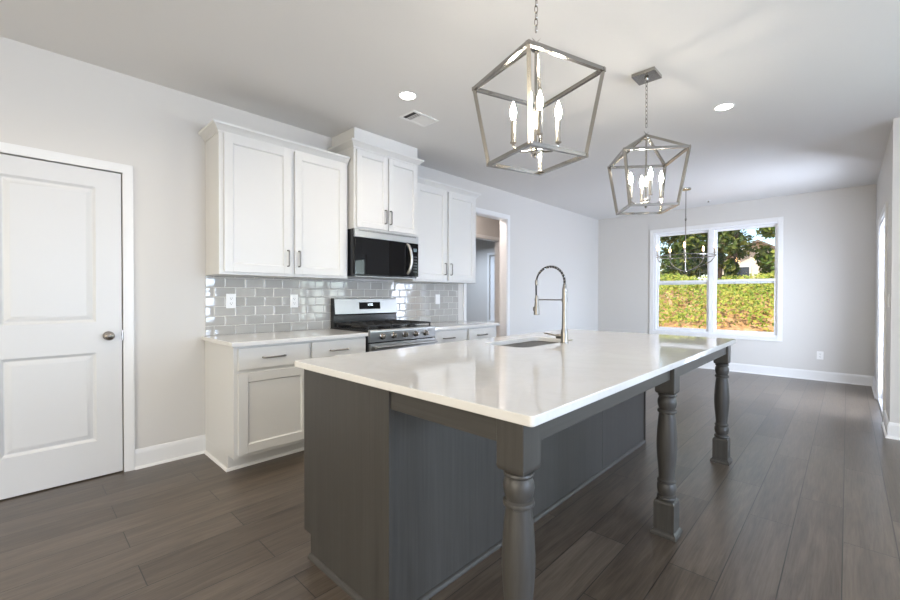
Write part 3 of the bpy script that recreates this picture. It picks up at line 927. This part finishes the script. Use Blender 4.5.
# spring coil round the arch
full = [Vector(p) for p in arch[:25]]
cum = [0]
for p, q in zip(full, full[1:]): cum.append(cum[-1] + (q - p).length)
L_ = cum[-1]; turns = 15; co = []
for s_ in range(turns * 12 + 1):
    d_ = L_ * s_ / (turns * 12)
    i = max(k_ for k_ in range(len(cum)) if cum[k_] <= d_ + 1e-9); i = min(i, len(full) - 2)
    p = full[i].lerp(full[i + 1], (d_ - cum[i]) / (cum[i + 1] - cum[i]))
    T_ = (full[i + 1] - full[i]).normalized(); N_ = Vector((0, 1, 0)); B_ = T_.cross(N_)
    a = 2 * PI * s_ / 12
    co.append(p + (N_ * math.cos(a) + B_ * math.sin(a)) * .0092)
MB().tube(co, 0.0019, 5).build('spring', 'chrome', fc)
MB().lathe([(.010, 1.285), (.0115, 1.29), (.0115, 1.318), (.009, 1.323)], (fx - 2 * RA + .002, fy, 0), 16).build('collar', 'faucet', fc)
hx = fx - 2 * RA + .004
MB().lathe([(.0195, 1.078), (.0215, 1.082), (.020, 1.10), (.0165, 1.14), (.013, 1.175), (.011, 1.21), (.008, 1.215)], (hx, fy, 0), 20).box(hx - .028, hx - .014, fy - .007, fy + .007, 1.105, 1.135, .003).build('spray_head', 'faucet', fc)
MB().tube([(fx, fy, 1.185), (hx, fy, 1.185)], .0045, 8).lathe([(.019, 1.172), (.019, 1.198)], (fx, fy, 0), 18).lathe([(.015, 1.176), (.015, 1.194)], (hx, fy, 0), 18).build('docking_arm', 'faucet', fc)
MB().tube([(fx, fy, CT + .042), (fx - .055, fy - .004, CT + .042)], .0165, 14).tube([(fx - .05, fy - .003, CT + .046), (fx - .145, fy - .012, CT + .058)], [.006, .0045], 8).build('lever', 'faucet', fc)

# ------------------------------------------------------------------ pendant lanterns
CAMRT = .7637
def pendant(label, px, py, rot, crot):
    """lantern: four roof bars to the top ring, tapering sides, smaller bottom ring"""
    t_ = thing('pendant_lantern', label, 'pendant light', (px, py, H), 'lantern pendants over the island')
    zt, zb, za = 2.155, 1.805, 2.303
    a, b = .1958 * 2 ** .5, .1478 * 2 ** .5
    T_ = [Vector((px + a * math.cos(rot + i * PI / 2), py + a * math.sin(rot + i * PI / 2), zt)) for i in range(4)]
    B_ = [Vector((px + b * math.cos(rot + i * PI / 2), py + b * math.sin(rot + i * PI / 2), zb)) for i in range(4)]
    w = .0155
    fr = MB()
    for i in range(4):
        j = (i + 1) % 4
        fr.bar(T_[i], T_[j], w); fr.bar(B_[i], B_[j], w)
        rad = (T_[i] - Vector((px, py, zt))).normalized()
        fr.bar(T_[i], B_[i], w, rad)
        fr.bar(T_[i], Vector((px, py, za)) + rad * .012, w, (0, 0, 1))
        for q in (T_[i], B_[i]): fr.box(q.x - w * .52, q.x + w * .52, q.y - w * .52, q.y + w * .52, q.z - w * .52, q.z + w * .52)
    fr.build('cage', 'nickel', t_)
    MB().lathe([(.018, za - .022), (.022, za - .016), (.022, za - .006), (.014, za + .006), (.010, za + .012)], (px, py, 0), 16).build('top_hub', 'nickel', t_)
    # square ceiling plate
    mb = MB(); s_ = .075
    mb.box(px - s_, px + s_, py - s_, py + s_, H - .024, H - .0005, .003, 2)
    mb.lathe([(.010, H - .040), (.014, H - .034), (.014, H - .024)], (px, py, 0), 14)
    mb.build('ceiling_plate', 'nickel', t_)
    # square loop on top
    lz = za + .036; d = .024; ang = CAMRT + .25
    ux, uy = math.cos(ang), math.sin(ang)
    MB().tube([(px + ux * q, py + uy * q, lz + p) for q, p in ((0, -d), (d, 0), (0, d), (-d, 0))], .0038, 6, closed=True).build('hanging_loop', 'nickel', t_)
    ch = MB()
    z_ = lz + d - .004; i = 0
    while z_ < H - .045:
        hgt = .034
        an = ang + (PI / 2 if i % 2 == 0 else 0)
        cx_, cy_ = math.cos(an), math.sin(an)
        pts = []
        for q in range(12):
            th = 2 * PI * q / 12
            pts.append((px + cx_ * .0075 * math.cos(th), py + cy_ * .0075 * math.cos(th), z_ + hgt / 2 + (hgt / 2) * math.sin(th)))
        ch.tube(pts, .0021, 5, closed=True)
        z_ += hgt - .006; i += 1
    ch.build('chain', 'nickel', t_)
    MB().tube([(px, py, 1.86), (px, py, za - .02)], .0065, 10).build('stem', 'nickel', t_)
    hub = MB().lathe([(.001, 1.812), (.008, 1.815), (.010, 1.822), (.006, 1.828), (.022, 1.836), (.024, 1.842), (.020, 1.85), (.014, 1.858), (.018, 1.866), (.012, 1.878), (.008, 1.88)], (px, py, 0), 20)
    R = .098
    for i in range(4):
        an = crot + i * PI / 2
        c_, s_ = math.cos(an), math.sin(an)
        arm = [(px + c_ * R * f, py + s_ * R * f, 1.845 + zz) for f, zz in ((.12, .005), (.4, -.004), (.7, -.002), (.9, .008), (1.0, .022), (1.0, .034))]
        hub.tube(arm, .0042, 8)
    ho = hub.build('arm_cluster', 'nickel', t_)
    for i in range(4):
        an = crot + i * PI / 2
        x_, y_ = px + R * math.cos(an), py + R * math.sin(an)
        cd_ = MB().lathe([(.004, 1.874), (.014, 1.880), (.014, 1.884), (.0105, 1.886), (.0105, 1.978), (.007, 1.980)], (x_, y_, 0), 14).build('candle', 'sleeve', t_)
        MB().lathe([(.006, 1.979), (.0075, 1.984), (.0125, 2.000), (.0140, 2.012), (.0115, 2.030), (.006, 2.046), (.0015, 2.060), (.0005, 2.062)], (x_, y_, 0), 14).build('bulb', 'bulb', cd_)
    return t_
pendant('nearer brushed nickel lantern pendant above the front of the island', 2.590, 1.575, -1.108, -.84)
pendant('farther brushed nickel lantern pendant hanging closer to the dining window', 2.580, 2.980, -.1436, -.97)

# ------------------------------------------------------------------ dining chandelier
cx, cy = 1.933, 6.501
chd = thing('chandelier', 'round five-light candle chandelier in front of the dining window', 'chandelier', (cx, cy, H))
MB().lathe([(.010, H - .030), (.062, H - .022), (.065, H - .012), (.065, H - .0005)], (cx, cy, 0), 24).build('ceiling_plate', 'nickel', chd)
MB().tube([(cx, cy, 1.56), (cx, cy, H - .025)], .006, 10).lathe([(.006, 2.27), (.013, 2.278), (.013, 2.30), (.006, 2.31)], (cx, cy, 0), 12).build('stem', 'nickel', chd)
MB().lathe([(.001, 1.528), (.010, 1.535), (.014, 1.546), (.024, 1.556), (.024, 1.566), (.010, 1.574), (.010, 1.60)], (cx, cy, 0), 16).build('hub', 'nickel', chd)
R = .362
MB().tube([(cx + R * math.cos(2 * PI * i / 40), cy + R * math.sin(2 * PI * i / 40), 1.772) for i in range(40)], .0065, 8, closed=True).build('ring', 'nickel', chd)
for i in range(5):
    an = math.radians(14.2 - 20 - 72 * i)
    c_, s_ = math.cos(an), math.sin(an)
    ao = MB().tube([(cx + c_ * R * f, cy + s_ * R * f, z_) for f, z_ in ((.05, 1.560), (.35, 1.592), (.66, 1.638), (.88, 1.685), (.975, 1.725), (1.0, 1.79))], .006, 8).build('arm', 'nickel', chd)
    x_, y_ = cx + c_ * R, cy + s_ * R
    cd_ = MB().lathe([(.006, 1.786), (.019, 1.793), (.019, 1.798), (.0105, 1.80), (.0105, 1.862), (.006, 1.864)], (x_, y_, 0), 12).build('candle', 'sleeve', chd)
    MB().lathe([(.006, 1.863), (.0125, 1.880), (.0135, 1.892), (.0105, 1.910), (.004, 1.930), (.0005, 1.938)], (x_, y_, 0), 12).build('bulb', 'bulb2', cd_)

# ------------------------------------------------------------------ ceiling fittings
def can_light(label, x, y, watts=CAN_W, color=(1.0, .86, .68), group='recessed ceiling lights'):
    t_ = thing('recessed_light', label, 'ceiling light', (x, y, H), group)
    MB().lathe([(.062, H - .004), (.073, H - .0005)], (x, y, 0), 32).build('trim_ring', 'plastic', t_)
    MB().lathe([(.054, H - .0065), (.060, H - .0035)], (x, y, 0), 32).build('lens', 'led', t_)
    l = bpy.data.lights.new('recessed_lamp', 'AREA')
    l.shape = 'DISK'; l.size = .11; l.energy = watts; l.color = color; l.spread = math.radians(150)
    o = bpy.data.objects.new('recessed_lamp', l); COL.objects.link(o); o.location = (0, 0, -.009); o.parent = t_
    return t_
can_light('small round recessed light in the ceiling close to the white cabinets', 1.172, 2.049)
can_light('small round recessed light in the ceiling between the farther lantern and the dining side wall', 2.858, 3.909)
for k_, (x, y) in enumerate(((1.172, .25), (1.3, -1.6), (3.4, -1.6), (5.6, .6), (5.6, 2.8), (5.6, -1.6))):
    can_light('round recessed ceiling light over the living area behind the view', x, y, CAN_W, group='recessed living-area lights')
dm = thing('added_dome_light', 'round frosted dome light added out of view in the hall', 'ceiling light', (-.68, 4.6, H))  # unseen lamp added for the hall's warm tone, domed to reach wall tops
MB().lathe([(.16, H - .022), (.165, H - .012), (.165, H - .0005)], (-.68, 4.6, 0), 32).build('base_ring', 'nickel', dm)
M['dome'] = emit('frosted_dome_glass', (1.0, .86, .80), 125.0)
MB().lathe([(.001, H - .125), (.06, H - .117), (.11, H - .092), (.142, H - .055), (.15, H - .022)], (-.68, 4.6, 0), 32).build('glass_shade', 'dome', dm)
can_light('round recessed ceiling light in the room past the hall', -2.7, 6.8, 50, (.70, .82, 1.0), 'recessed hall lights')

vt = thing('ceiling_vent', 'white louvred air vent in the ceiling beside the recessed light', 'air vent', (.93, 2.38, H))
vx0, vx1, vy0, vy1 = .835, 1.025, 2.238, 2.525
f = MB(); e = .022; zz = H - .007
for q in ((vx0, vx0 + e, vy0, vy1), (vx1 - e, vx1, vy0, vy1), (vx0 + e, vx1 - e, vy0, vy0 + e), (vx0 + e, vx1 - e, vy1 - e, vy1)): f.box(*q, zz, H - .0005, .002)
f.build('frame', 'plastic', vt)
MB().box(vx0 + e, vx1 - e, vy0 + e, vy1 - e, H - .0018, H - .0006).build('duct_backing', 'ventdark', vt)
for i in range(14):
    y_ = vy0 + e + .010 + i * (vy1 - vy0 - 2 * e - .012) / 13.4
    tilt = .006 if i > 4 else -.006
    if i < 2: continue
    mb = MB(); mb.loft([[(xx, y_ - .007, zz + .001 + max(0, tilt) * .6), (xx, y_ + .007, zz + .001 + max(0, -tilt) * .6), (xx, y_ + .007, zz + .0022 + max(0, -tilt) * .6), (xx, y_ - .007, zz + .0022 + max(0, tilt) * .6)] for xx in (vx0 + e, vx1 - e)])
    mb.build('louvre', 'plastic', vt)
sd = thing('sprinkler_head', 'small round sprinkler cap in the ceiling near the far wall', 'sprinkler', (1.985, 7.557, H))
MB().lathe([(.03, H - .006), (.036, H - .0005)], (1.985, 7.557, 0), 20).build('escutcheon', 'plastic', sd)
MB().lathe([(.008, H - .03), (.016, H - .026), (.010, H - .02), (.010, H - .006)], (1.985, 7.557, 0), 14).build('sprinkler_cap', 'nickel', sd)

# ------------------------------------------------------------------ outdoors
def smooth(a, b, x):
    f_ = min(1, max(0, (x - a) / (b - a))); return f_ * f_ * (3 - 2 * f_)
def gz(x, y):
    z = -.3 + .72 * smooth(8.4, 10.6, y) + .95 * smooth(10.2, 14.0, y) + .5 * smooth(14, 22, y)
    if y > 9: z += .07 * math.sin(1.7 * x + .6 * y) * smooth(9, 11, y) + .05 * math.sin(3.1 * x - 1.3 * y) * smooth(9, 11, y)
    return z
tm = MB()
gx = [-22 + i * 1.0 for i in range(0, 46)]; gy = [8.2 + .4 * i for i in range(30)] + [21 + 2.5 * i for i in range(14)]
V_ = [[tm.bm.verts.new((x, y, gz(x, y))) for y in gy] for x in gx]
for i in range(len(gx) - 1):
    for j in range(len(gy) - 1): tm.bm.faces.new((V_[i][j], V_[i + 1][j], V_[i + 1][j + 1], V_[i][j + 1]))
struct(tm.build('terrain', 'soil'), 'bare red soil bank behind the house', 'ground')
struct(MB().box(XR + .14, 24, YS + .15, 8.2, -.42, -.12).build('ground', 'soil'), 'bare ground beside the house', 'ground')

def leaves(name, centres, normals, size, material, parent=None, origin=(0, 0, 0), seed=1):
    """one mesh of small folded leaves"""
    r = np.random.default_rng(seed); n = len(centres)
    c_ = np.asarray(centres, float) - np.array(origin)
    d = r.normal(size=(n, 3)); d /= np.linalg.norm(d, axis=1)[:, None]
    nn_ = np.asarray(normals, float) + r.normal(size=(n, 3)) * .55
    nn_ /= np.linalg.norm(nn_, axis=1)[:, None]
    u = np.cross(nn_, d); u /= np.linalg.norm(u, axis=1)[:, None]
    w = np.cross(nn_, u)
    s_ = (size * r.uniform(.6, 1.3, n))[:, None]
    p0 = c_ - u * s_; p1 = c_ + w * s_ * .55 + nn_ * s_ * .15; p2 = c_ + u * s_; p3 = c_ - w * s_ * .55 + nn_ * s_ * .15
    vs = np.stack([p0, p1, p2, p3], 1).reshape(-1, 3)
    fc_ = []
    for i in range(n):
        b = 4 * i; fc_.append((b, b + 1, b + 2)); fc_.append((b, b + 2, b + 3))
    me = bpy.data.meshes.new(name); me.from_pydata(vs.tolist(), [], fc_); me.materials.append(M[material]); me.update()
    o = bpy.data.objects.new(name, me); COL.objects.link(o)
    if parent is not None: o.parent = parent
    else: o.location = origin
    return o
r = np.random.default_rng(5)
cs, ns = [], []
for _ in range(32000):
    x = r.uniform(-9.5, 4.5); y = 10.3 + (r.uniform() ** .8) * 4.4
    if y < 11.1 and r.uniform() > smooth(10.3, 11.1, y + .35 * math.sin(2.3 * x) + .25 * math.sin(5.1 * x + 1)): continue
    if r.uniform() < .55 * (math.sin(1.9 * x + 2.2 * y) * math.sin(1.1 * x - 2.7 * y + 1) > .55): continue
    h = (.12 + .38 * abs(math.sin(1.3 * x + .8 * math.sin(2.1 * y))) ) * r.uniform(.15, 1) * smooth(10.2, 11.4, y)
    cs.append((x, y, gz(x, y) + .03 + h)); ns.append((0, -.7, .8))
tag(leaves('hedge_foliage', cs, ns, .043, 'vine', seed=3), 'sunlit yellow-green vines covering the bank outside the window', 'vines', kind='stuff')

def tree(label, x, y, h, cr, material, n, seed, squash=1.2, low=.35):
    r = np.random.default_rng(seed); z = gz(x, y)
    t_ = thing('tree', label, 'tree', (x, y, z), 'trees on the bank')
    P = [(x, y, z - .1), (x + .06, y, z + h * .3), (x - .05, y + .05, z + h * .6), (x, y, z + h * .9)]
    tr = MB().tube(P, [.13 * h / 6, .10 * h / 6, .07 * h / 6, .02], 8)
    for k in range(7):
        a = r.uniform(0, 2 * PI); zz = z + h * r.uniform(.3, .75); L = cr * r.uniform(.5, .9)
        tr.tube([(x, y, zz), (x + math.cos(a) * L * .5, y + math.sin(a) * L * .5, zz + L * .35), (x + math.cos(a) * L, y + math.sin(a) * L, zz + L * .5)], [.045, .03, .01], 6)
    tr.build('trunk', 'bark', t_)
    cl = []
    for k in range(34):
        a = r.uniform(0, 2 * PI); rad = r.uniform() ** .5 * .9; v = r.uniform(-1, 1)
        rad *= 1 - .45 * v * v
        cl.append((x + math.cos(a) * cr * rad, y + math.sin(a) * cr * rad, z + h * (low + 1) / 2 + v * h * (1 - low) / 2))
    cs, ns = [], []
    for i in range(int(n * 1.6)):
        c_ = cl[r.integers(len(cl))]; d = r.normal(size=3); d /= np.linalg.norm(d); q = min(.75, cr * .40) * r.uniform(.4, 1)
        cs.append((c_[0] + d[0] * q, c_[1] + d[1] * q, c_[2] + d[2] * q * .8)); ns.append((d[0], d[1], d[2] + .5))
    leaves('crown', cs, ns, .095, material, t_, (x, y, z), seed)
    return t_
tree('broad dark tree filling the window pane behind the chandelier', -.72, 16.3, 4.4, 1.35, 'leafdark', 7500, 11, low=.0)
tree('tall dark tree standing behind the chandelier, at the outer edge of the window', -3.7, 18.5, 6.5, 1.6, 'leafdark', 3800, 12, low=.03)
tree('small leafy tree at the edge of the right-hand pane beside the wall', 2.12, 16.5, 5.4, .78, 'leaf', 2400, 13, low=.05)
tree('slender tree between the two window panes', 1.05, 15.2, 3.3, .45, 'leafdark', 1300, 14, low=.05)
tree('thin tree whose branches hang over the cream house', -.55, 21.5, 6.2, 1.9, 'leafdark', 4600, 15, low=.2)
tree('dark tree beyond the bank rising past the cream house', -5.2, 25, 8.0, 2.4, 'leafdark', 3800, 16, low=.05)

hz = gz(-.4, 30)
ho = thing('house', 'cream gabled house among the trees outside the window', 'house', (-.2, 30, hz))
hx0, hx1, hy0, hy1 = -2.6, 2.2, 30, 38
hb = hz - .2; he = 3.0; hr = 4.35
MB().loft([[(hx0, q, hb), (hx1, q, hb), (hx1, q, he), ((hx0 + hx1) / 2, q, hr), (hx0, q, he)] for q in (hy0, hy1)]).build('wall', 'siding', ho)
rf = MB(); xm = (hx0 + hx1) / 2
for sx in (-1, 1):
    xe = xm + sx * 2.8
    ze = hr - (hr - he) / 2.4 * 2.8
    rf.loft([[(xm, q, hr + .02), (xe, q, ze + .02), (xe, q, ze + .14), (xm, q, hr + .16)] for q in (hy0 - .35, hy1)])
rf.build('roof', 'shingle', ho)
for wx in (-1.3, .5):
    f = MB().box(wx, wx + .75, hy0 - .06, hy0 + .02, hz + .35, hz + 1.25).build('window', 'trim', ho)
    MB().box(wx + .07, wx + .68, hy0 - .07, hy0 - .058, hz + .42, hz + 1.18).build('pane', 'darkpane', f)
